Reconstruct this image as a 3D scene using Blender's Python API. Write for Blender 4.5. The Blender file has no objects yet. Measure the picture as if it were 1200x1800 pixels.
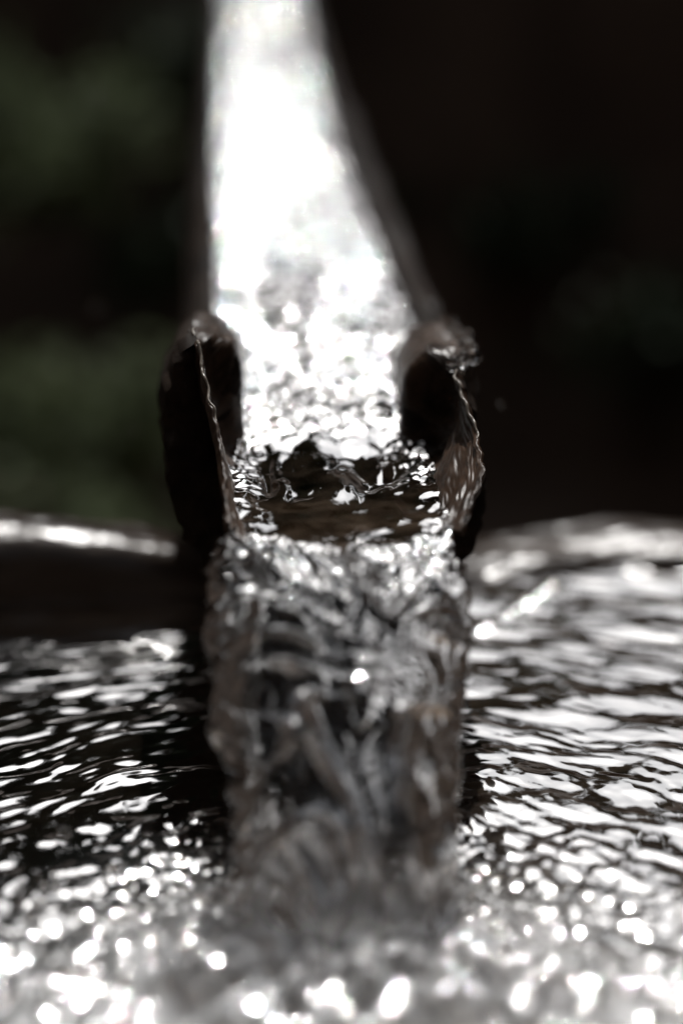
import bpy, bmesh, math, random
import numpy as np
from mathutils import Vector, Matrix
R_ = math.radians
rng = np.random.default_rng(7)
random.seed(7)

# ------------------------------------------------------------------ camera
sc = bpy.context.scene
COL = sc.collection
F = 4250.0
PITCH = R_(17)
CAM = np.array([0.0, 0.0, 0.535])
fw = np.array([0, math.cos(PITCH), -math.sin(PITCH)])
up = np.array([0, math.sin(PITCH), math.cos(PITCH)])
rt = np.array([1.0, 0, 0])
cd = bpy.data.cameras.new("camera")
cam = bpy.data.objects.new("camera", cd)
COL.objects.link(cam)
cam.location = CAM
cam.rotation_euler = (R_(90) - PITCH, 0, 0)
cd.sensor_fit = 'VERTICAL'
cd.sensor_width = 24
cd.sensor_height = 36
cd.lens = 85
cd.clip_start = 0.02
cd.clip_end = 2000
cd.dof.use_dof = True
cd.dof.focus_distance = 1.35
cd.dof.aperture_fstop = 1.7
cd.dof.aperture_blades = 9
cd.dof.aperture_rotation = R_(12)
sc.camera = cam

# ------------------------------------------------------------------ sky, sun, exposure
SUN_EL, SUN_AZ = 52.0, 1.5            # sun ahead of the camera, a touch to the right
w = bpy.data.worlds.new("World")
sc.world = w
w.use_nodes = True
nt = w.node_tree
nt.nodes.clear()
sky = nt.nodes.new('ShaderNodeTexSky')
sky.sky_type = 'NISHITA'
sky.sun_disc = False
sky.sun_elevation = R_(SUN_EL)
sky.sun_rotation = R_(SUN_AZ)
sky.dust_density = 3.0
sky.air_density = 1.0
hs = nt.nodes.new('ShaderNodeHueSaturation')
hs.inputs['Saturation'].default_value = 0.22
bg = nt.nodes.new('ShaderNodeBackground')
bg.inputs['Strength'].default_value = 0.08
wo = nt.nodes.new('ShaderNodeOutputWorld')
nt.links.new(sky.outputs[0], hs.inputs['Color'])
nt.links.new(hs.outputs[0], bg.inputs['Color'])
nt.links.new(bg.outputs[0], wo.inputs['Surface'])
ld = bpy.data.lights.new("sun", 'SUN')
ld.energy = 2.8
ld.angle = R_(0.53)
ld.color = (1.0, 0.97, 0.94)
sun = bpy.data.objects.new("sun", ld)
COL.objects.link(sun)
sd = Vector((math.sin(R_(SUN_AZ)) * math.cos(R_(SUN_EL)), math.cos(R_(SUN_AZ)) * math.cos(R_(SUN_EL)), math.sin(R_(SUN_EL))))
sun.rotation_euler = sd.to_track_quat('Z', 'Y').to_euler()
sun.location = (0, 6, 8)
sc.view_settings.view_transform = 'Standard'
sc.view_settings.look = 'None'
sc.view_settings.exposure = -0.1
sc.view_settings.gamma = 1.0
sc.render.engine = 'CYCLES'
sc.cycles.use_denoising = True
sc.cycles.use_adaptive_sampling = False
sc.cycles.max_bounces = 14
sc.cycles.transmission_bounces = 12
sc.cycles.glossy_bounces = 6
sc.cycles.diffuse_bounces = 3
sc.cycles.sample_clamp_indirect = 20
sc.cycles.sample_clamp_direct = 0
sc.cycles.caustics_reflective = True
sc.cycles.caustics_refractive = True

# ------------------------------------------------------------------ helpers
def ray(u, v):
    return fw + rt * ((u - 600) / F) - up * ((v - 900) / F)
def on_z(u, v, z):
    d = ray(u, v)
    return CAM + d * ((z - CAM[2]) / d[2])
def at_depth(u, v, d):
    return CAM + ray(u, v) * d

_perm = rng.permutation(4096).astype(np.int64)
def _hash(ix, iy, iz):
    h = _perm[(ix & 4095)]
    h = _perm[(h + iy) & 4095]
    return _perm[(h + iz) & 4095]
_g = rng.normal(size=(4096, 3))
_g /= np.linalg.norm(_g, axis=1)[:, None]
def perlin(x, y, z=0.0):
    x = np.asarray(x, float); y = np.asarray(y, float)
    x, y, z = np.broadcast_arrays(x, y, np.asarray(z, float))
    xi = np.floor(x).astype(np.int64); yi = np.floor(y).astype(np.int64); zi = np.floor(z).astype(np.int64)
    xf = x - xi; yf = y - yi; zf = z - zi
    f = lambda t: t * t * t * (t * (t * 6 - 15) + 10)
    u, v, w_ = f(xf), f(yf), f(zf)
    out = 0
    for dx in (0, 1):
        for dy in (0, 1):
            for dz in (0, 1):
                g = _g[_hash(xi + dx, yi + dy, zi + dz)]
                d = g[..., 0] * (xf - dx) + g[..., 1] * (yf - dy) + g[..., 2] * (zf - dz)
                out = out + d * (u if dx else 1 - u) * (v if dy else 1 - v) * (w_ if dz else 1 - w_)
    return out * 1.6
def sstep(a, b, x):
    t = np.clip((np.asarray(x, float) - a) / (b - a), 0, 1)
    return t * t * (3 - 2 * t)

def mesh_obj(name, verts, faces, mat, parent=None, smooth=True, kind=None):
    me = bpy.data.meshes.new(name)
    verts = np.asarray(verts, np.float32)
    faces = np.asarray(faces, np.int32)
    k = faces.shape[1]
    me.vertices.add(len(verts)); me.vertices.foreach_set('co', verts.ravel())
    me.loops.add(faces.size); me.loops.foreach_set('vertex_index', faces.ravel())
    me.polygons.add(len(faces))
    me.polygons.foreach_set('loop_start', np.arange(0, faces.size, k, dtype=np.int32))
    me.polygons.foreach_set('loop_total', np.full(len(faces), k, np.int32))
    me.update(calc_edges=True)
    me.polygons.foreach_set('use_smooth', np.full(len(faces), smooth))
    me.validate()
    me.materials.append(mat)
    o = bpy.data.objects.new(name, me)
    COL.objects.link(o)
    if parent is not None:
        o.parent = parent
        o.matrix_parent_inverse = Matrix.Translation(-parent.location)
    if kind: o['kind'] = kind
    return o
def grid_faces(n, m, closed=False):
    i = np.arange(n - 1)[:, None]
    j = np.arange(m if closed else m - 1)[None, :]
    j2 = (j + 1) % m
    a = i * m + j; b = i * m + j2; c = (i + 1) * m + j2; d = (i + 1) * m + j
    return np.stack([a, b, c, d], -1).reshape(-1, 4)
def thing(name, label, cat, loc=(0, 0, 0), group=None):
    o = bpy.data.objects.new(name, None)
    o.empty_display_size = 0.05
    COL.objects.link(o); o.location = loc
    o['label'] = label; o['category'] = cat
    if group: o['group'] = group
    return o
def tag(o, label, cat, group=None):
    o['label'] = label; o['category'] = cat
    if group: o['group'] = group
    return o

def new_mat(name):
    m = bpy.data.materials.new(name); m.use_nodes = True
    t = m.node_tree; t.nodes.clear()
    out = t.nodes.new('ShaderNodeOutputMaterial')
    return m, t, out
def noise_node(t, scale, detail=4, vec=None, rough=0.55, dist=0.0):
    n = t.nodes.new('ShaderNodeTexNoise')
    n.inputs['Scale'].default_value = scale
    n.inputs['Detail'].default_value = detail
    n.inputs['Roughness'].default_value = rough
    n.inputs['Distortion'].default_value = dist
    if vec is not None: t.links.new(vec, n.inputs['Vector'])
    return n
def ramp(t, fac, stops):
    r = t.nodes.new('ShaderNodeValToRGB')
    while len(r.color_ramp.elements) < len(stops): r.color_ramp.elements.new(0.5)
    for e, (p, c) in zip(r.color_ramp.elements, stops):
        e.position = p; e.color = (*c, 1)
    t.links.new(fac, r.inputs[0])
    return r
def obj_coords(t, rot=(0, 0, 0), scale=(1, 1, 1)):
    tc = t.nodes.new('ShaderNodeTexCoord'); mp = t.nodes.new('ShaderNodeMapping')
    mp.inputs['Rotation'].default_value = rot; mp.inputs['Scale'].default_value = scale
    t.links.new(tc.outputs['Object'], mp.inputs['Vector'])
    return mp.outputs[0]

def wet_wood(name, dark, light, rough=(0.25, 0.6), stretch=(1, .12, 1), scale=60, bump=0.6, dist=0.0015, spec=0.5, coat=0.0, rotz=0.0):
    m, t, out = new_mat(name)
    b = t.nodes.new('ShaderNodeBsdfPrincipled')
    v = obj_coords(t, rot=(0, 0, rotz), scale=stretch)
    n1 = noise_node(t, scale, 6, v, .6, .4)
    n2 = noise_node(t, scale * .22, 4, v, .5, .2)
    mx = t.nodes.new('ShaderNodeMath'); mx.operation = 'MULTIPLY'
    t.links.new(n1.outputs['Fac'], mx.inputs[0]); t.links.new(n2.outputs['Fac'], mx.inputs[1])
    c = ramp(t, mx.outputs[0], [(.12, dark), (.38, light)])
    t.links.new(c.outputs[0], b.inputs['Base Color'])
    mr = t.nodes.new('ShaderNodeMapRange')
    mr.inputs['From Min'].default_value = .3; mr.inputs['From Max'].default_value = .7
    mr.inputs['To Min'].default_value = rough[0]; mr.inputs['To Max'].default_value = rough[1]
    t.links.new(n2.outputs['Fac'], mr.inputs['Value'])
    t.links.new(mr.outputs[0], b.inputs['Roughness'])
    b.inputs['Specular IOR Level'].default_value = spec
    b.inputs['Coat Weight'].default_value = coat
    b.inputs['Coat Roughness'].default_value = .12
    bp = t.nodes.new('ShaderNodeBump'); bp.inputs['Strength'].default_value = bump
    bp.inputs['Distance'].default_value = dist
    t.links.new(n1.outputs['Fac'], bp.inputs['Height'])
    t.links.new(bp.outputs[0], b.inputs['Normal'])
    t.links.new(b.outputs[0], out.inputs['Surface'])
    return m

def water_mat(name, rough=0.0, bump_scale=None, bump_dist=0.0003, ior=1.33, col=(1, 1, 1), aer=None):
    m, t, out = new_mat(name)
    g = t.nodes.new('ShaderNodeBsdfGlass')
    g.inputs['IOR'].default_value = ior; g.inputs['Roughness'].default_value = rough
    g.inputs['Color'].default_value = (*col, 1)
    if bump_scale:
        v = obj_coords(t)
        n = noise_node(t, bump_scale, 2, v, .5, .3)
        bp = t.nodes.new('ShaderNodeBump'); bp.inputs['Strength'].default_value = 1
        bp.inputs['Distance'].default_value = bump_dist
        t.links.new(n.outputs['Fac'], bp.inputs['Height'])
        t.links.new(bp.outputs[0], g.inputs['Normal'])
    last = g.outputs[0]
    if aer:      # tiny air bubbles carried by the water: a white diffuse share with a noise shape of its own
        at = t.nodes.new('ShaderNodeAttribute'); at.attribute_name = 'aeration'
        d = t.nodes.new('ShaderNodeBsdfDiffuse'); d.inputs['Color'].default_value = (.75, .77, .78, 1)
        mxs = t.nodes.new('ShaderNodeMixShader')
        mm = t.nodes.new('ShaderNodeMath'); mm.operation = 'MULTIPLY'; mm.inputs[1].default_value = aer
        t.links.new(at.outputs['Fac'], mm.inputs[0])
        t.links.new(mm.outputs[0], mxs.inputs[0])
        t.links.new(g.outputs[0], mxs.inputs[1]); t.links.new(d.outputs[0], mxs.inputs[2])
        # brown diffuse share painted in for the sunlit bed seen through the water
        at2 = t.nodes.new('ShaderNodeAttribute'); at2.attribute_name = 'bed_light'
        d2 = t.nodes.new('ShaderNodeBsdfDiffuse')
        nn = noise_node(t, 55, 4, obj_coords(t, scale=(1, 1, 1)), .6, .8)
        rc = ramp(t, nn.outputs['Fac'], [(.35, (.10, .06, .035)), (.7, (.42, .31, .22))])
        t.links.new(rc.outputs[0], d2.inputs['Color'])
        mx2 = t.nodes.new('ShaderNodeMixShader')
        t.links.new(at2.outputs['Fac'], mx2.inputs[0])
        t.links.new(mxs.outputs[0], mx2.inputs[1]); t.links.new(d2.outputs[0], mx2.inputs[2])
        last = mx2.outputs[0]
    t.links.new(last, out.inputs['Surface'])
    return m

def leaf_mat(name, a, b_, trans=0.25):
    m, t, out = new_mat(name)
    b = t.nodes.new('ShaderNodeBsdfPrincipled')
    n = noise_node(t, 9, 3, obj_coords(t))
    c = ramp(t, n.outputs['Fac'], [(.35, a), (.65, b_)])
    t.links.new(c.outputs[0], b.inputs['Base Color'])
    b.inputs['Roughness'].default_value = .8
    tr = t.nodes.new('ShaderNodeBsdfTranslucent')
    t.links.new(c.outputs[0], tr.inputs['Color'])
    mx = t.nodes.new('ShaderNodeMixShader'); mx.inputs[0].default_value = trans
    t.links.new(b.outputs[0], mx.inputs[1]); t.links.new(tr.outputs[0], mx.inputs[2])
    t.links.new(mx.outputs[0], out.inputs['Surface'])
    return m

M = {}
M['bark'] = wet_wood('wet_bark', (.006, .004, .003), (.034, .022, .015), (.5, .85), (1, .25, 1), 70, 1.0, .003, spec=.08, rotz=0.05)
M['wood'] = wet_wood('wet_channel_wood', (.008, .005, .0035), (.095, .056, .035), (.22, .5), (1, .5, 1), 110, .5, .0010, spec=.25, rotz=0.05)
M['torn'] = wet_wood('torn_sunlit_wood', (.10, .08, .06), (.45, .40, .34), (.15, .4), (1, 1, 1), 200, .6, .0006)  # torn wood, paled to paint the sunlit wet line along the rims
M['rim'] = wet_wood('wet_basin_wood', (.012, .008, .006), (.08, .056, .040), (.15, .32), (.2, 1, 1), 60, .8, .0016)
M['floor'] = wet_wood('basin_floor_wood', (.04, .026, .016), (.24, .17, .11), (.4, .7), (.3, 1, 1), 40, .6, .002)
M['earth'] = wet_wood('forest_earth', (.03, .021, .016), (.12, .085, .065), (.8, .95), (1, 1, 1), 3, .6, .02, spec=.2)
M['trunk'] = wet_wood('trunk_bark', (.01, .008, .006), (.05, .038, .028), (.7, .9), (1, 1, .2), 12, .8, .01, spec=.2)
M['leaf'] = leaf_mat('shrub_leaf', (.10, .13, .065), (.22, .27, .15))
M['leaf_shaded'] = leaf_mat('shaded_leaf', (.025, .04, .02), (.05, .075, .04), .15)  # darker copy of the leaf: shade put into its colour
M['flow'] = water_mat('flowing_water', 0.025, None, .00012, aer=.6)
M['pool'] = water_mat('pool_water', 0.05, None, .00012, aer=.6)
M['drop'] = water_mat('water_drop', 0.0)

# ------------------------------------------------------------------ log frame
ORG = on_z(603, 780, .164)
AZ, EL = R_(-2.87), R_(1.92)
TD = np.array([math.sin(AZ) * math.cos(EL), math.cos(AZ) * math.cos(EL), math.sin(EL)])
RD = np.array([math.cos(AZ), -math.sin(AZ), 0.0])
ND = np.cross(RD, TD)
def taper(s): return np.interp(s, [.2, .9, 2, 4.6], [1, .88, .71, .55])
def bend(s): return np.interp(s, [.2, .5, .9, 1.4, 2, 4.6], [0, -.003, -.007, -.006, -.002, 0])
def LP(x, s, n):
    x, s, n = np.broadcast_arrays(np.asarray(x, float), np.asarray(s, float), np.asarray(n, float))
    x = x * taper(s) + bend(s)
    return ORG + x[..., None] * RD + s[..., None] * TD + n[..., None] * ND

# ---- sections of the spout sheet: s -> polyline (x, n), left rim to right rim
SEC = [
 (.190, [(-.082, .030), (-.070, .030), (-.060, .018), (-.051, -.012), (-.005, -.022), (.037, -.014), (.046, .008), (.058, .020), (.074, .022)]),
 (.120, [(-.086, .046), (-.068, .042), (-.058, .024), (-.052, -.012), (-.005, -.024), (.035, -.016), (.041, .014), (.054, .030), (.074, .032)]),
 (.046, [(-.088, .054), (-.070, .053), (-.058, .038), (-.054, -.012), (-.006, -.027), (.033, -.016), (.038, .024), (.052, .043), (.074, .041)]),
 (.026, [(-.085, .0625), (-.0835, .042), (-.079, .018), (-.070, -.010), (-.008, -.028), (.054, -.016), (.066, .006), (.069, .024), (.066, .040)]),
 (.000, [(-.083, .0625), (-.079, .036), (-.073, .012), (-.063, -.011), (-.010, -.027), (.048, -.016), (.062, .002), (.067, .020), (.0645, .0375)]),
 (-.035, [(-.077, .043), (-.074, .027), (-.069, .009), (-.060, -.011), (-.010, -.025), (.040, -.015), (.054, -.002), (.068, .010), (.0735, .018)]),
 (-.080, [(-.069, .018), (-.068, .010), (-.065, .000), (-.059, -.012), (-.010, -.021), (.036, -.015), (.053, -.007), (.065, .001), (.073, .008)]),
 (-.135, [(-.067, -.001), (-.064, -.005), (-.059, -.010), (-.050, -.015), (-.010, -.0185), (.030, -.016), (.042, -.012), (.050, -.007), (.056, -.003)]),
]
SS = np.array([q[0] for q in SEC][::-1])
SP = np.array([q[1] for q in SEC][::-1])          # (6, 9, 2)
def cr(tab, xs, x):                               # smooth (monotone-ish cubic) interpolation along axis 0
    x = np.clip(x, xs[0], xs[-1])
    i = np.clip(np.searchsorted(xs, x, side='right') - 1, 0, len(xs) - 2)
    t = (x - xs[i]) / (xs[i + 1] - xs[i])
    d = np.gradient(tab, xs, axis=0)
    h = (xs[i + 1] - xs[i])
    sh = (-1,) + (1,) * (tab.ndim - 1)
    t = t.reshape(sh); h = h.reshape(sh)
    p0, p1, m0, m1 = tab[i], tab[i + 1], d[i] * h, d[i + 1] * h
    return (2*t**3-3*t**2+1)*p0 + (t**3-2*t**2+t)*m0 + (-2*t**3+3*t**2)*p1 + (t**3-t**2)*m1
def section(s, m):                                # s (n,) -> (n, m, 2)
    base = 0
    for dd, ww in ((-.006, .2), (-.003, .2), (0, .2), (.003, .2), (.006, .2)):      # n,9,2
        q = np.clip(s + dd, SS[0], SS[-1])
        base = base + ww * np.stack([[np.interp(q, SS, SP[:, i, j]) for j in (0, 1)] for i in range(9)]).transpose(2, 0, 1)
    a = np.linspace(0, 8, m)
    b = np.transpose(base, (1, 0, 2))
    return np.transpose(cr(b, np.arange(9.0), a), (1, 0, 2))

# ------------------------------------------------------------------ hollow log trough
root = thing('log_trough', 'dark wet hollowed log trough with torn bark spout pouring water into the basin', 'trough', LP(0, 0, -.09).tolist())
ns, mi = 420, 90
s = np.concatenate([np.linspace(0.0, .26, 150), np.linspace(.262, 4.6, ns - 150)])
sec = section(np.clip(s, -.135, .19), mi)
up_pts = np.array([(-.083, .005), (-.079, .006), (-.074, .003), (-.066, -.018), (-.005, -.034), (.058, -.018), (.066, .004), (.071, .008), (.075, .008)])
upsec = cr(up_pts, np.arange(9.0), np.linspace(0, 8, mi))
bl = sstep(.185, .205, s)[:, None, None]
inner = sec * (1 - bl) + upsec[None] * bl
inner = inner.copy()
inner[:, :, 1] -= .0045 * (1 - bl[:, :, 0]) * np.sin(np.linspace(0, math.pi, mi))[None] ** .5
grain = perlin(inner[:, :, 0] * 160, s[:, None] * 12, inner[:, :, 1] * 160) * .0012
inner[:, :, 1] += grain
out_c = np.array([(.0765, .018), (.081, .0), (.083, -.03), (.076, -.065), (.04, -.092), (-.01, -.099), (-.06, -.09), (-.095, -.06), (-.108, -.02), (-.107, .012), (-.098, .036)])
mo = 90
oc = cr(out_c, np.arange(11.0), np.linspace(0, 10, mo))
outer = np.repeat(oc[None], len(s), 0)
oc_up = oc * np.array([.82, 1.0]) + np.array([0.0, -.008])
outer = outer * (1 - bl) + oc_up[None] * bl
# upper rims follow the inner rims
lr = inner[:, 0, :]; rr = inner[:, -1, :]
wl = sstep(.55, 1.0, np.linspace(0, 1, mo))[None, :, None]
wr = sstep(.22, 0.0, np.linspace(0, 1, mo))[None, :, None] if False else (1 - sstep(0, .22, np.linspace(0, 1, mo)))[None, :, None]
outer = outer + wl * ((lr + np.array([-.009, -.006]))[:, None] - outer[:, -1:]) + wr * ((rr + np.array([.006, -.005]))[:, None] - outer[:, :1])
ang = np.linspace(0, 10, mo)[None]
bk = perlin(ang * 2.2, s[:, None] * 6, 3.3) * .006 + perlin(ang * 7, s[:, None] * 20, 1.3) * .0035 + perlin(ang * 20, s[:, None] * 50, 1.3) * .0012
cen = np.array([-.012, -.03])
dv = outer - cen; dv /= np.linalg.norm(dv, axis=2)[..., None]
outer = outer + dv * (bk * np.sin(np.linspace(0, math.pi, mo))[None] ** .4)[..., None]
ring = np.concatenate([inner, outer], 1)
V = LP(ring[..., 0], s[:, None], ring[..., 1]).reshape(-1, 3)
Fc = grid_faces(len(s), mi + mo, True)
# front end face: rough cut, built as rings between the inner and outer line
k = 7
ti = np.linspace(0, 1, k)[:, None, None]
inn0 = inner[0]; out0 = outer[0][::-1]
endg = inn0[None] * (1 - ti) + out0[None] * ti
sb = -.002 - .004 * np.sin(math.pi * ti[..., 0]) + perlin(endg[..., 0] * 180, endg[..., 1] * 180, 5.) * .004 * np.sin(math.pi * ti[..., 0])
sb[0] = 0; sb[-1] = 0
Ve = LP(endg[..., 0], sb, endg[..., 1]).reshape(-1, 3)
Fe = grid_faces(k, mi)
body = mesh_obj('log', np.concatenate([V, Ve]), np.concatenate([Fc, Fe + len(V)]), M['bark'], root)

# spout: a thin torn sheet of wood, curled up at both sides
n1, m1 = 300, 170
s1 = np.linspace(-.135, .188, n1)
S1 = section(s1, m1)
a1 = np.linspace(-1, 1, m1)[None]
# torn, ragged rims and lip
edge = sstep(.82, 1, np.abs(a1))
rag = perlin(s1[:, None] * 70, np.sign(a1) * 3.1, 0) * .0035 + perlin(s1[:, None] * 240, np.sign(a1) * 7.1, 0) * .0009
S1[:, :, 1] += edge * rag * sstep(-.13, -.06, s1)[:, None]
S1[:, :, 0] += edge * perlin(s1[:, None] * 110, np.sign(a1) * 4.1, 9) * .002
gr = perlin(a1 * 9, s1[:, None] * 30, 2.) * .0016 + perlin(a1 * 34, s1[:, None] * 90, 2.) * .0007
dS = np.gradient(S1, axis=1); nv = np.stack([-dS[..., 1], dS[..., 0]], -1); nv /= np.linalg.norm(nv, axis=2)[..., None] + 1e-9
top = S1 + nv * gr[..., None]
th = (.0032 + .0012 * perlin(a1 * 9, s1[:, None] * 40, 4.))
th = th * (1 - .55 * sstep(.9, 1, np.abs(a1)))
bot = S1 - nv * th[..., None]
sl = s1[:, None] + (1 - sstep(-.135, -.10, s1))[:, None] * (perlin(a1 * 5, 0 * a1, 8.) * .010 + perlin(a1 * 18, 0 * a1, 8.) * .004)
ring = np.concatenate([top, bot[:, ::-1]], 1)
sr = np.concatenate([sl, sl[:, ::-1]], 1)
V = LP(ring[..., 0], sr, ring[..., 1]).reshape(-1, 3)
Fc = grid_faces(n1, 2 * m1, True)
i0 = np.arange(m1 - 1)
cap = np.stack([i0, 2 * m1 - 1 - i0, 2 * m1 - 2 - i0, i0 + 1], -1)
sp = mesh_obj('spout', V, np.concatenate([Fc, cap]), M['wood'], root)

def torn(side, sa, sb2, base_r, seed):
    n = 130
    q = np.linspace(sa, sb2, n)
    j = 0 if side < 0 else m1 - 1
    tx = np.interp(q, s1, top[:, j, 0]); tn = np.interp(q, s1, top[:, j, 1])
    rad = base_r * (1 + .7 * perlin(q * 110, 0 * q, seed)) * np.sin(np.linspace(.08, math.pi - .08, n)) ** .5
    t_ = np.linspace(0, 2 * math.pi, 10, endpoint=False)
    xx = tx[:, None] + np.cos(t_)[None] * rad[:, None] * 1.0 + perlin(q * 90, 0 * q, seed + 1)[:, None] * .0006
    nn_ = tn[:, None] + np.sin(t_)[None] * rad[:, None] * 1.3 + perlin(q * 70, 0 * q, seed + 2)[:, None] * .0012
    return mesh_obj('torn_edge', LP(xx, q[:, None], nn_).reshape(-1, 3), grid_faces(n, 10, True), M['torn'], root)
torn(-1, .030, -.055, .0009, 201.)
torn(1, .014, -.045, .0009, 221.)

# inner lining of the trough (wet channel wood, a hair proud of the log)
s2 = s[s > .17]
in2 = inner[s > .17][:, 8:-8]
ms = in2.shape[1]
V = LP(in2[..., 0], s2[:, None], in2[..., 1] + .0015).reshape(-1, 3)
mesh_obj('channel', V, grid_faces(len(s2), ms), M['bark'], root)

# ------------------------------------------------------------------ the water running down the trough and falling
lip_s, lip_n = -.128, -.008
land = on_z(612, 1640, 0.0)
lipP = LP(0, lip_s, lip_n)
drop = lipP[2] + .03
fwd = -(TD * np.array([1, 1, 0])); fwd /= np.linalg.norm(fwd)
reach = np.dot(lipP - land, -fwd * -1) if False else abs(lipP[1] - land[1])
sts = []   # stations: origin, right, normal, left edge, right edge, thick front amp, path length, kind(0 trough..1 fall)
s_list = np.concatenate([np.linspace(4.2, 2.4, 200)[:-1], np.linspace(2.4, 1.2, 560)[:-1], np.linspace(1.2, .3, 600)[:-1], np.linspace(.3, lip_s, 360)])
T_tot = math.sqrt(2 * lipP[2] / 9.81)
v0 = reach / T_tot
slope0 = 0.02
P, RR, NN, KK, LEN = [], [], [], [], []
for q in s_list:
    P.append(LP(0, q, 0)); RR.append(RD); NN.append(ND); KK.append(0.0); LEN.append(-q)
tt = np.linspace(0, T_tot * 1.12, 330)[1:]
L = -lip_s
prev = lipP.copy()
drift = np.array([0.0, 0, 0])
for q in tt:
    p = LP(0, lip_s, 0) + fwd * v0 * q + np.array([0, 0, -.5 * 9.81 * q * q])
    vel = fwd * v0 + np.array([0, 0, -9.81 * q]); vel /= np.linalg.norm(vel)
    P.append(p); RR.append(RD); n_ = np.cross(vel, RD); 
    if np.dot(n_, [0, -1, 1]) < 0: n_ = -n_
    NN.append(n_); KK.append(q / T_tot); L += np.linalg.norm(p - prev); prev = p; LEN.append(L)
P = np.array(P); RR = np.array(RR); NN = np.array(NN); KK = np.array(KK); LEN = np.array(LEN)
ntr = len(s_list)
sq = np.concatenate([s_list, np.full(len(tt), lip_s)])
# edges of the stream: (pixel row, left px, right px) on the falling part turned into metres at the path's own depth
eg = np.array([(930, 402, 800), (955, 376, 806), (985, 362, 816), (1040, 360, 826), (1070, 366, 834), (1120, 363, 834), (1200, 361, 828), (1260, 368, 824), (1330, 390, 819), (1400, 402, 816), (1500, 408, 812), (1600, 405, 815), (1800, 395, 830)], float)
rel = P - CAM
dep = rel @ fw
vv = 900 - F * (rel @ up) / dep
uc = 600 + F * (rel @ rt) / dep
Lf = (np.interp(vv, eg[:, 0], eg[:, 1]) - uc) / F * dep
Rf = (np.interp(vv, eg[:, 0], eg[:, 2]) - uc) / F * dep
# inside the trough the sheet reaches into the wood
Lt = np.interp(-sq, [-.22, -.18, -.1, 0, .08, .128], [-.0735, -.066, -.063, -.069, -.067, -.0665])
Rt = np.interp(-sq, [-.22, -.18, -.1, 0, .08, .128], [.0655, .058, .050, .050, .056, .0565])
mixf = sstep(0, .10, KK)
Lx = Lt * (1 - mixf) + Lf * mixf
Rx = Rt * (1 - mixf) + Rf * mixf
mt, mb = 190, 60
A = np.linspace(-1, 1, mt)[None]
Ls = LEN[:, None]
X = (Lx[:, None] + Rx[:, None]) / 2 + (Rx - Lx)[:, None] / 2 * A
sh = sq[:, None] + .030 * (1 - A ** 2) - .022 + .010 * perlin(X * 28, sq[:, None] * 25, 131.)
up_ = sstep(.20, .28, sh)            # 1 upstream
tr_ = (KK == 0)[:, None] * 1.0
fall = sstep(.0, .35, KK)[:, None]
# mean surface level of the trough part
lev = np.interp(-sh, [-.25, -.20, -.155, -.11, -.065, -.03, -.005, .05, .1, .128], [0, -.001, -.004, -.0045, -.006, -.012, -.0135, -.0115, -.0112, -.0115])
kk_ = np.ones(25) / 25
lev = np.stack([np.convolve(np.pad(c_, 12, mode='edge'), kk_, 'valid') for c_ in lev.T], 1)
# ripples: upstream chop, cascade turbulence, smooth pane, lip ripple
def rip(fx, fs, sd, warp=.3):
    wx = perlin(X * fx * .5, Ls * fs * .5, sd + 20) * warp
    return perlin(X * fx + wx, Ls * fs + wx * 2, sd)
casc = sstep(.03, .08, sh) * (1 - sstep(.20, .28, sh))
pane = sstep(-.08, -.04, sh) * (1 - sstep(.02, .07, sh))
lipz = (1 - sstep(-.09, -.05, sh)) * (1 - fall)
edge_t = sstep(.55, 1, np.abs(A))
far_ = sstep(.25, 1.4, sq)[:, None]
h = up_ * (rip(150, 120, 1.) * (.0018 - .0000 * far_) + rip(60, 46, 2.) * (.0008 + .0038 * far_) + rip(300, 240, 14.) * .0004 + rip(30, 14, 3.) * .0015)
h = h + casc * (rip(70, 60, 4.) * .0034 + rip(150, 140, 5.) * .0014 + rip(300, 260, 6.) * .0005)
h = h + pane * (rip(60, 20, 7., .9) * .0026 + rip(120, 42, 8., .9) * .0007 + edge_t * rip(180, 160, 9.) * .0022)
h = h + lipz * (rip(50, 26, 10., .8) * .0014 + rip(110, 75, 11.) * .00035 + edge_t * rip(120, 90, 12.) * .0015)
h = h + (1 - up_) * edge_t * (.003 + rip(90, 40, 13.) * .003) * tr_
top_t = lev + h
lip_lev = -.0115
# falling sheet: a lumpy, braided tongue
prof = np.sqrt(np.clip(1 - np.abs(A) ** 3.2, 0, 1))
grow = sstep(0, .5, KK)[:, None]
thick = .0075 + .0145 * grow
brd = sstep(.55, 1.0, np.abs(A))
def ridge(v): return 1 - np.abs(v) * 2.2
lo = sstep(.30, .75, KK)[:, None]
f1 = rip(20, 13, 21., .8) * .012
f2 = rip(48, 30, 22., 1.2) * .0036
f3 = rip(130, 95, 23., 1.2) * .0007
f4 = np.clip(ridge(rip(22, 17, 29., 1.5)), 0, 1) ** 5 * .0110 * (.4 + 1.2 * sstep(-.2, .2, perlin(X * 25, Ls * 15, 27.))) + np.clip(ridge(rip(58, 46, 28., 2.4)), 0, 1) ** 5 * .0036 * (1 - .5 * lo)
f5 = rip(330, 260, 26., .6) * .0003
late = 1 - .95 * lo
top_f = lip_lev + prof * (thick - .006) + (f1 * grow + f2 * (.45 + .55 * grow) * (1 - .15 * lo) + f3 * late + f4 * (.5 + .5 * grow) + f5 * late) * (.7 + .3 * prof)
lrel = (LEN - LEN[ntr - 1])[:, None]
mix2 = sstep(-.022, .034, lrel + .020 * perlin(X * 38, Ls * 12, 141.) + .010 * perlin(X * 95, Ls * 20, 142.) + .016 * (2 * A ** 2 - .8))
mix2 = np.maximum(mix2 * sstep(-.05, -.03, lrel), mixf[:, None])
topn = top_t * (1 - mix2) + top_f * mix2
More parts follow.
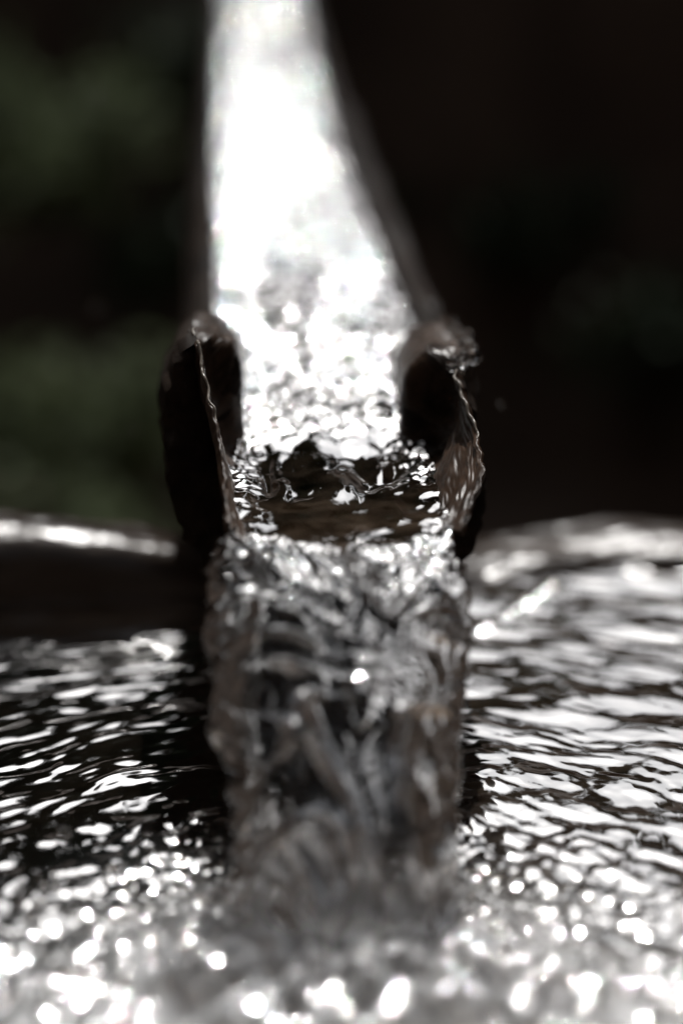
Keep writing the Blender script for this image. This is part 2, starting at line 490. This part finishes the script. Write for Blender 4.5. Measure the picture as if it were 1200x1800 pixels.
# ragged outline of the fall
ol = perlin(LEN * 34, 0 * LEN, 31.) * .0060 + perlin(LEN * 95, 0 * LEN, 32.) * .0036
orr = perlin(LEN * 34, 0 * LEN, 41.) * .0035 + perlin(LEN * 95, 0 * LEN, 42.) * .0032
X = X + mixf[:, None] * (ol[:, None] * (A < 0) * A ** 2 + orr[:, None] * (A > 0) * A ** 2)
Bb = np.linspace(1, -1, mb + 2)[None, 1:-1]
Xb = (Lx[:, None] + Rx[:, None]) / 2 + (Rx - Lx)[:, None] / 2 * Bb
Xb = Xb + mixf[:, None] * (ol[:, None] * (Bb < 0) * Bb ** 2 + orr[:, None] * (Bb > 0) * Bb ** 2)
bprof = np.sqrt(np.clip(1 - np.abs(Bb) ** 3, 0, 1))
bot_t = -.004 - .05 * bprof * np.interp(-sq, [-.2, -.1, .07, .128], [.9, .55, .4, .22])[:, None]
bw = perlin(Xb * 24, Ls * 15, 51.) * .008 + perlin(Xb * 70, Ls * 45, 52.) * .0008
bot_f = lip_lev - bprof * (.006 + .010 * grow) + bw * grow * bprof
botn = bot_t * (1 - mixf[:, None]) + bot_f * mixf[:, None]
allx = np.concatenate([X, Xb], 1); alln = np.concatenate([topn, botn], 1)
allx = allx * taper(sq)[:, None] + bend(sq)[:, None]
V = P[:, None] + allx[..., None] * RR[:, None] + alln[..., None] * NN[:, None]
bulge = sstep(-.05, .012, lrel) * (.022 * (1 - A ** 2) - .008 + .013 * perlin(X * 24, Ls * 8, 151.))
V[:, :mt] += bulge[..., None] * fwd
# lumps also lean along the flow so the folds overlap
Fq = grid_faces(len(P), mt + mb, True)
flow = mesh_obj('stream_water', V.reshape(-1, 3), Fq, M['flow'], kind='structure')
at = flow.data.attributes.new('aeration', 'FLOAT', 'POINT')
strand = np.clip(ridge(rip(34, 22, 24., 2.4)), 0, 1) ** 5 * np.clip(.4 + perlin(X * 30, Ls * 20, 62.) * 2., 0, 1)
aer = np.concatenate([strand * .05 * fall + .05 * casc, np.zeros_like(Xb)], 1)
bed_light = np.concatenate([(1 - up_) * (1 - sstep(-.012, .035, lrel + .02 * perlin(X * 45, Ls * 20, 143.))) * ((.04 - .01) + .14 * np.maximum(lipz, fall) * (.75 + 1.0 * perlin(X * 38, Ls * 60, 144.)) * (1 - .75 * A ** 2) + .04 * perlin(X * 60, Ls * 60, 63.)) + 0 * X, np.zeros_like(Xb)], 1)
flow.data.attributes.new('bed_light', 'FLOAT', 'POINT').data.foreach_set('value', np.clip(bed_light, 0, .5).astype(np.float32).ravel())
at.data.foreach_set('value', aer.astype(np.float32).ravel())

# ------------------------------------------------------------------ basin: ring-shaped hollowed trunk section
IMP = land.copy(); IMP[2] = 0; IMP[0] = on_z(610, 1620, 0)[0]
far_y = 1.62
xs = np.linspace(-.62, .62, 560)
def far_line(x):      # inner shore of the far wall
    return np.interp(x, [-.6, -.25, -.1, 0, .09, .2, .3, .6], [1.50, 1.525, 1.535, 1.55, 1.58, 1.62, 1.58, 1.45]) + perlin(x * 6, 0, 70.) * .012
def rim_h(x):
    return np.interp(x, [-.6, -.25, -.15, -.08, .05, .1, .16, .22, .3, .6], [.046, .050, .042, .024, .014, .006, .009, .013, .014, .02])
root2 = thing('wooden_basin', 'dark wet wooden basin full of rippling water under the log trough', 'basin', (0, 1.2, -.3))
# far wall
prof_pts = [(0.03, -.28), (0.012, -.12), (0.004, -.02), (0.002, .35), (.010, .8), (.024, .98), (.042, 1.0), (.066, .93), (.085, .7), (.092, 0), (.098, -.2), (.09, -.28)]
# second value: negative = absolute z, positive = fraction of rim height
u = np.linspace(0, 11, 80)
pa = np.array(prof_pts)
pa = cr(pa, np.arange(12.0), u)
rows = []
for i, x in enumerate(xs):
    y0 = far_line(x); hh = rim_h(x)
    yy = y0 + pa[:, 0]
    zz = np.where(pa[:, 1] > 0, pa[:, 1] * hh, pa[:, 1])
    nz = perlin(x * 14, yy * 30, zz * 30) * .004 + perlin(x * 40, yy * 90, zz * 120) * .0013 + perlin(x * 130, yy * 200, zz * 300) * .0005
    rows.append(np.stack([np.full(80, x), yy + nz * .5, zz + nz], -1))
mesh_obj('far_wall', np.array(rows).reshape(-1, 3), grid_faces(len(xs), 80), M['rim'], root2)
# the two side walls and near wall, outside the frame, close the basin
def wall(pts, name):
    pts = np.array(pts, float)
    n = 120
    q = cr(pts, np.linspace(0, 1, len(pts)), np.linspace(0, 1, n))
    tng = np.gradient(q, axis=0); tng /= np.linalg.norm(tng, axis=1)[:, None]
    nrm = np.stack([tng[:, 1], -tng[:, 0]], -1)
    th_ = np.linspace(0, 2 * math.pi, 28, endpoint=False)
    ox = np.cos(th_) * .045; oz = np.where(np.sin(th_) > 0, np.sin(th_) * .05, np.sin(th_) * .28)
    v = np.zeros((n, 28, 3))
    v[..., 0] = q[:, 0:1] + nrm[:, 0:1] * ox; v[..., 1] = q[:, 1:2] + nrm[:, 1:2] * ox; v[..., 2] = oz
    v[..., 2] += perlin(v[..., 0] * 20, v[..., 1] * 20, v[..., 2] * 20) * .006
    return mesh_obj(name, v.reshape(-1, 3), grid_faces(n, 28, True), M['rim'], root2)
wall([(-.58, 1.56), (-.66, 1.3), (-.66, 1.0), (-.6, .75), (-.3, .62), (0, .6), (.3, .62), (.6, .75), (.66, 1.0), (.66, 1.3), (.58, 1.52)], 'near_wall')
gx, gy = np.meshgrid(np.linspace(-.68, .68, 90), np.linspace(.58, 1.72, 90), indexing='ij')
gz = -.06 + perlin(gx * 6, gy * 6, 80.) * .03 + perlin(gx * 20, gy * 20, 80.) * .01
mesh_obj('floor', np.stack([gx, gy, gz], -1).reshape(-1, 3), grid_faces(90, 90), M['floor'], root2)

# ------------------------------------------------------------------ pool surface
def axis(lo, a, b, hi, fine, coarse):
    return np.concatenate([np.arange(lo, a, coarse), np.arange(a, b, fine), np.arange(b, hi, coarse)])
px = axis(-.62, -.25, .26, .62, .0011, .006)
py = axis(.64, .98, 1.66, 1.67, .0013, .006)
GX, GY = np.meshgrid(px, py, indexing='ij')
rx, ry = GX - IMP[0], GY - IMP[1]
r = np.hypot(rx, ry) + 1e-6
th = np.arctan2(ry, rx)
wr = perlin(GX * 9, GY * 9, 90.) * .020 + perlin(GX * 22, GY * 22, 91.) * .006
rw = r + wr
thw = th * .30
near = np.exp(-(r / .11) ** 2)
amp = .35 + .65 * np.exp(-r / .25) + .35 * perlin(GX * 7, GY * 7, 92.)
side = sstep(-.02, .10, GX)                      # livelier water to the right
Z = perlin(rw * 68, thw * 24, 93.) * .0018 * amp
Z += perlin(rw * 120, thw * 50, 94.) * .00075 * amp
Z += perlin(rw * 240, thw * 110 + 4, 95.) * .00010 * (amp + side * .4)
Z += perlin(GX * 18, GY * 26, 96.) * .0022 * (.5 + .5 * side)
Z += perlin(GX * 60, GY * 80, 97.) * .0006 * (.3 + near)
# crest line running to the far right shore
a0 = on_z(840, 1110, 0); a1_ = on_z(985, 1028, 0)
dxy = (a1_ - a0)[:2]; ll = np.hypot(*dxy); dxy /= ll
tpar = (GX - a0[0]) * dxy[0] + (GY - a0[1]) * dxy[1]
tper = -(GX - a0[0]) * dxy[1] + (GY - a0[1]) * dxy[0]
Z += .004 * np.exp(-(tper / .006) ** 2) * sstep(-.02, .02, tpar) * (1 - sstep(ll - .02, ll + .02, tpar)) * (.6 + perlin(tpar * 110, 0, 98.))
# churned water at the impact
ring_ = np.exp(-((r - .085) / .035) ** 2)
foot = np.exp(-((GX - IMP[0]) / .095) ** 4 - ((GY - IMP[1] + .068) / .050) ** 2)
Z += foot * (.012 + perlin(GX * 50, GY * 50, 105.) * .018 + perlin(GX * 120, GY * 120, 106.) * .006 + perlin(GX * 260, GY * 260, 107.) * .0016)
Z += near * (.002 + perlin(GX * 45, GY * 45, 99.) * .008 + perlin(GX * 110, GY * 110, 100.) * .003)
frontz = np.exp(-((GY - (IMP[1] - .10)) / .09) ** 2)
Z += frontz * (perlin(GX * 70, GY * 70, 101.) * .004 + perlin(GX * 170, GY * 170, 102.) * .0016) * sstep(.3, .12, np.abs(GX)) if False else frontz * (perlin(GX * 85, GY * 85, 101.) * .0032 + perlin(GX * 190, GY * 190, 102.) * .0014)
pool = mesh_obj('pool_water', np.stack([GX, GY, Z], -1).reshape(-1, 3), grid_faces(*GX.shape), M['pool'], kind='structure')
fo = np.clip(near * .45 + foot * .9 + frontz * .8 + perlin(GX * 25, GY * 25, 103.) * .5 * (near + frontz), 0, 1) * (near + .6 * frontz)
at = pool.data.attributes.new('aeration', 'FLOAT', 'POINT')
at.data.foreach_set('value', np.clip(fo, 0, .75).astype(np.float32).ravel())

sl_ = .012 + .02 * perlin(GX * 12, GY * 12, 64.) + .07 * side  # more of the painted bed light on the right
pool.data.attributes.new('bed_light', 'FLOAT', 'POINT').data.foreach_set('value', np.clip(sl_, 0, .4).astype(np.float32).ravel())

# ------------------------------------------------------------------ bubbles and spray at the impact (beyond counting)
def ico(sub=1):
    bm = bmesh.new(); bmesh.ops.create_icosphere(bm, subdivisions=sub, radius=1)
    v = np.array([q.co[:] for q in bm.verts]); f = np.array([[l.index for l in q.verts] for q in bm.faces]); bm.free()
    return v, f
iv, if_ = ico(2)
def balls(cs, rs, squash=None):
    n = len(cs)
    sc_ = np.ones((n, 1, 3)) if squash is None else squash[:, None, :]
    v = cs[:, None] + iv[None] * rs[:, None, None] * sc_
    f = if_[None] + (np.arange(n) * len(iv))[:, None, None]
    return v.reshape(-1, 3), f.reshape(-1, 3)
N = 2600
a = rng.uniform(0, 2 * math.pi, N); rr_ = np.abs(rng.normal(0, .085, N)) + .03
c = np.stack([IMP[0] + np.cos(a) * rr_ * 1.35, IMP[1] - .03 + np.sin(a) * rr_, np.zeros(N)], -1)
c = c[c[:, 1] < IMP[1] + .06]
rs = rng.lognormal(math.log(.0012), .5, len(c)).clip(.0005, .0045)
c[:, 2] = .001 + rng.uniform(-.001, .004, len(c))
v, f = balls(c, rs)
mesh_obj('water_bubbles', v, f, M['drop'], kind='stuff')
N = 260
a = rng.uniform(0, 2 * math.pi, N); rr_ = rng.uniform(.06, .22, N)
c = np.stack([IMP[0] + np.cos(a) * rr_, IMP[1] + np.sin(a) * rr_ * .8 - .02, rng.exponential(.016, N) + .004], -1)
c = c[(c[:, 1] < IMP[1] + .04)]
rs = rng.lognormal(math.log(.0009), .45, len(c)).clip(.0004, .0028)
v, f = balls(c, rs)
mesh_obj('splash_spray', v, f, M['drop'], kind='stuff')

N = 260
sb_ = rng.uniform(.0, 1.1, N) ** 1.3 + .02
ii = np.array([int(np.argmin(np.abs(s - q))) for q in sb_])
xb_ = inner[ii, -1, 0] + rng.normal(0, .003, N) + .003
nb_ = inner[ii, -1, 1] + rng.normal(0, .0015, N) + .001
v, f = balls(LP(xb_, sb_, nb_), rng.lognormal(math.log(.0022), .4, N).clip(.001, .005))
mesh_obj('rim_beads', v, f, M['drop'], kind='stuff')

# ------------------------------------------------------------------ single flying drops
DR = [(879, 711, 1.56, 3.2, 'tiny bright drop in the air right of the spout'),
      (175, 166, 1.9, 4.0, 'blurred drop high at the upper left before the foliage'),
      (171, 541, 1.95, 4.5, 'faint round drop left of the trough against dark foliage'),
      (235, 755, 1.72, 3.0, 'small drop beside the left side of the log'),
      (374, 484, 1.40, 1.4, 'pinpoint drop above the torn left edge of the spout'),
      (1170, 1063, 1.42, 1.4, 'pinpoint drop over the water at the far right'),
      (303, 770, 1.15, 1.6, 'faint blurred drop in front of the log bark')]
dv_, df_ = ico(3)
for i, (u_, v_, d_, px_, lab) in enumerate(DR):
    p = at_depth(u_, v_, d_)
    o = mesh_obj('water_drop', dv_ * (px_ * 1.1 * d_ / F), df_, M['drop'])
    o.location = p.tolist()
    tag(o, lab, 'water drop', 'drops flying off the water')

# ------------------------------------------------------------------ terrain: seen bank, plus unseen slopes added to cut skylight, open towards the sun
n = 220
g1 = np.sign(np.linspace(-1, 1, n)) * np.abs(np.linspace(-1, 1, n)) ** 2.6 * 160
TX, TY = np.meshgrid(g1, g1 + 2.0, indexing='ij')
base = -.75 + perlin(TX * .5, TY * .5, 110.) * .15
bank = sstep(4.3, 5.5, TY + perlin(TX * .8, 0 * TY, 111.) * .3) * 1.75
dist_f = np.clip(TY - 6, 0, None) * .05
left = sstep(1.5, 6, -TX) * 3.0 + np.clip(-TX - 3, 0, 40) * .9
right = sstep(1.8, 6, TX) * 2.6 + np.clip(TX - 3, 0, 40) * .8
back = np.clip(-TY - 2.0, 0, 30) * .8
TZ = base + bank + dist_f + left + right + back + perlin(TX * .15, TY * .15, 112.) * 1.2 * sstep(6, 20, np.hypot(TX, TY))
mesh_obj('ground', np.stack([TX, TY, TZ], -1).reshape(-1, 3), grid_faces(n, n), M['earth'], kind='structure')
def ground_z(x, y):
    i = int(np.argmin(np.abs(g1 - x))); j = int(np.argmin(np.abs(g1 + 2.0 - y)))
    return float(TZ[i, j])

# ------------------------------------------------------------------ plants
def leaf_cloud(cs, size, jitter=.5, flat=0.0, rg=rng):
    n = len(cs)
    d = rg.normal(size=(n, 3)); d /= np.linalg.norm(d, axis=1)[:, None]
    e = rg.normal(size=(n, 3)); e -= (e * d).sum(1)[:, None] * d; e /= np.linalg.norm(e, axis=1)[:, None]
    nn = np.cross(d, e)
    L_ = size * (1 + jitter * rg.uniform(-1, 1, n))[:, None]
    W_ = L_ * .45
    a = cs - d * L_ * .5; b = cs + d * L_ * .5
    m_ = cs + nn * L_ * .08
    l = cs + e * W_ * .5 - nn * L_ * .06; r2 = cs - e * W_ * .5 - nn * L_ * .06
    v = np.stack([a, l, m_, r2, b], 1)
    f = np.array([[0, 1, 2], [0, 2, 3], [1, 4, 2], [2, 4, 3]])
    f = f[None] + (np.arange(n) * 5)[:, None, None]
    return v.reshape(-1, 3), f.reshape(-1, 3)
def tube(pts, rad, seg=7):
    pts = np.array(pts, float); n = len(pts)
    tg = np.gradient(pts, axis=0); tg /= np.linalg.norm(tg, axis=1)[:, None]
    a = np.cross(tg, [0.3, .2, 1]); a /= np.linalg.norm(a, axis=1)[:, None]; b = np.cross(tg, a)
    t = np.linspace(0, 2 * math.pi, seg, endpoint=False)
    v = pts[:, None] + (np.cos(t)[None, :, None] * a[:, None] + np.sin(t)[None, :, None] * b[:, None]) * np.asarray(rad)[:, None, None]
    return v.reshape(-1, 3), grid_faces(n, seg, True)
def shrub(loc, rad, nleaf, size, mat, label, name='shrub', cat='shrub', group=None):
    loc = np.array(loc, float)
    t = thing(name, label, cat, loc.tolist(), group)
    vs, fs, off = [], [], 0
    tips = []
    for k in range(9):
        a = rng.uniform(0, 6.28); e = rng.uniform(.25, 1.2)
        tip = loc + np.array([math.cos(a) * math.cos(e), math.sin(a) * math.cos(e), math.sin(e) * 1.3]) * rad * rng.uniform(.6, 1)
        mid = (loc + tip) / 2 + rng.normal(size=3) * rad * .08
        v, f = tube([loc, mid, tip], [.012, .008, .003])
        vs.append(v); fs.append(f + off); off += len(v); tips.append((mid, tip))
    mesh_obj('stem', np.concatenate(vs), np.concatenate(fs), M['trunk'], t)
    cs = []
    for k in range(nleaf):
        mid, tip = tips[rng.integers(len(tips))]
        q = rng.uniform(0, 1.1)
        cs.append(mid * (1 - q) + tip * q + rng.normal(size=3) * rad * .17)
    v, f = leaf_cloud(np.array(cs), size)
    mesh_obj('foliage', v, f, mat, t, smooth=False)
    return t
def bgp(u_, v_, d_): return at_depth(u_, v_, d_)
SH = [  # px, row, depth, radius, leaves, leaf size, material, label
 (60, 230, 4.3, .26, 800, .05, 'leaf', 'blurred green shrub at the upper left'),
 (330, 90, 4.6, .20, 300, .05, 'leaf_shaded', 'dim leafy shrub behind the trough at top left'),
 (130, 700, 3.6, .22, 800, .045, 'leaf', 'blurred green shrub left of the log end'),
 (40, 960, 3.3, .22, 600, .045, 'leaf', 'low green plant behind the left basin rim'),
 (230, 900, 3.5, .16, 400, .045, 'leaf', 'small green plant between basin rim and log'),
 (960, 350, 4.5, .20, 420, .05, 'leaf_shaded', 'dim green shrub on the dark bank at the right'),
 (1150, 560, 4.3, .24, 500, .05, 'leaf_shaded', 'shaded green shrub at the right edge'),
 (270, 430, 4.3, .16, 260, .05, 'leaf_shaded', 'faint shaded plant close to the left flank of the trough'),
 (700, 330, 4.7, .14, 160, .05, 'leaf_shaded', 'shaded plant just right of the trough'),
]
for (u_, v_, d_, rad, nl, sz, mt_, lab) in SH:
    p = bgp(u_, v_, d_); p[2] -= rad * .7
    shrub(p, rad, nl, sz, M[mt_], lab)

def tree(x, y, hgt, crown_r, label, crown_z=None, nl=5200):  # unseen trees, added around the camera to block skylight
    z0 = ground_z(x, y) - .3
    t = thing('shade_tree', label, 'tree', (x, y, z0), 'unseen trees added to shade the gully')
    lean = rng.normal(size=2) * .3
    pts = [(x + lean[0] * q, y + lean[1] * q, z0 + hgt * q) for q in np.linspace(0, 1, 8)]
    v, f = tube(pts, np.linspace(.22, .06, 8), 10)
    vs, fs, off = [v], [f], len(v)
    cs = []
    for k in range(16):
        q = rng.uniform(.45, 1); b0 = np.array([x + lean[0] * q, y + lean[1] * q, z0 + hgt * q])
        a_ = rng.uniform(0, 6.28); tip = b0 + np.array([math.cos(a_), math.sin(a_), .35]) * crown_r * rng.uniform(.5, 1)
        v, f = tube([b0, (b0 + tip) / 2 + [0, 0, .1], tip], [.06, .04, .015], 6)
        vs.append(v); fs.append(f + off); off += len(v)
        c_ = tip + rng.normal(size=(nl // 16, 3)) * crown_r * np.array([.3, .3, .2])
        cs.append(c_)
    mesh_obj('trunk', np.concatenate(vs), np.concatenate(fs), M['trunk'], t)
    v, f = leaf_cloud(np.concatenate(cs), .30)
    mesh_obj('crown', v, f, M['leaf_shaded'], t, smooth=False)
tree(-4.5, 3.0, 7, 2.4, 'unseen shade tree added on the left slope')
tree(4.6, 3.5, 7, 2.2, 'unseen shade tree added on the right slope')
tree(-4.2, -4.5, 6, 2.2, 'unseen shade tree added behind the photographer on the left')
tree(4.4, -4.2, 6, 2.2, 'unseen shade tree added behind the photographer on the right')

# ---- unseen conifers added to mask the sky that the water reflects, taller to the left, lower to the right
def conifer_meshes(hgt, rad, nl):
    v, f = tube([(0, 0, -.5), (0, 0, hgt * .5), (0, 0, hgt)], [.16, .10, .02], 8)
    lv, lf, off = [v], [f], len(v)
    cs = []
    for k in range(70):
        q = rng.uniform(.10, .99); rr = rad * (1 - q) ** .8 * rng.uniform(.7, 1.1) + .1
        a_ = rng.uniform(0, 6.28); b0 = np.array([0, 0, hgt * q]); tip = b0 + np.array([math.cos(a_) * rr, math.sin(a_) * rr, -.25 * rr])
        v, f = tube([b0, (b0 + tip) / 2 + [0, 0, .05], tip], [.03, .02, .006], 5)
        lv.append(v); lf.append(f + off); off += len(v)
        t_ = rng.uniform(.1, 1.05, nl // 70)[:, None]
        cs.append(b0 * (1 - t_) + tip * t_ + rng.normal(size=(nl // 70, 3)) * np.array([.16, .16, .10]))
    a = mesh_obj('trunk', np.concatenate(lv), np.concatenate(lf), M['trunk'])
    v, f = leaf_cloud(np.concatenate(cs), .26)
    b = mesh_obj('crown', v, f, M['leaf_shaded'], smooth=False)
    return a, b
kinds = [conifer_meshes(6.5, 1.5, 7000), conifer_meshes(6.0, 1.7, 7000)]
FR = [(-9.5, 13, 1.3), (-8.0, 15, 1.4), (-6.6, 12.5, 1.25), (-5.3, 14.5, 1.35), (-4.2, 12.0, 1.15), (-3.1, 13.8, 1.3), (-2.1, 12.2, 1.15), (-1.2, 14.2, 1.1),
      (-.3, 12.4, .74), (.6, 14.0, .78), (1.9, 13.0, .62), (3.3, 14.5, .60), (4.6, 13.4, .50), (6.0, 14.0, .8), (7.6, 13.0, 1.2), (9.2, 14.5, 1.4)]
first = {}
for i, (x, y, k) in enumerate(FR):
    z0 = ground_z(x, y) - .2
    t = thing('conifer', 'unseen conifer added ahead to darken reflections in the water', 'tree', (x, y, z0), 'unseen conifers screening the sky ahead')
    src = kinds[i % 2]
    for o in src:
        c = o if o.name not in first else o.copy()
        if o.name in first: COL.objects.link(c)
        first[o.name] = 1
        c.parent = t
    t.scale = (k ** .5, k ** .5, k)
    t.rotation_euler = (0, 0, rng.uniform(0, 6.28))
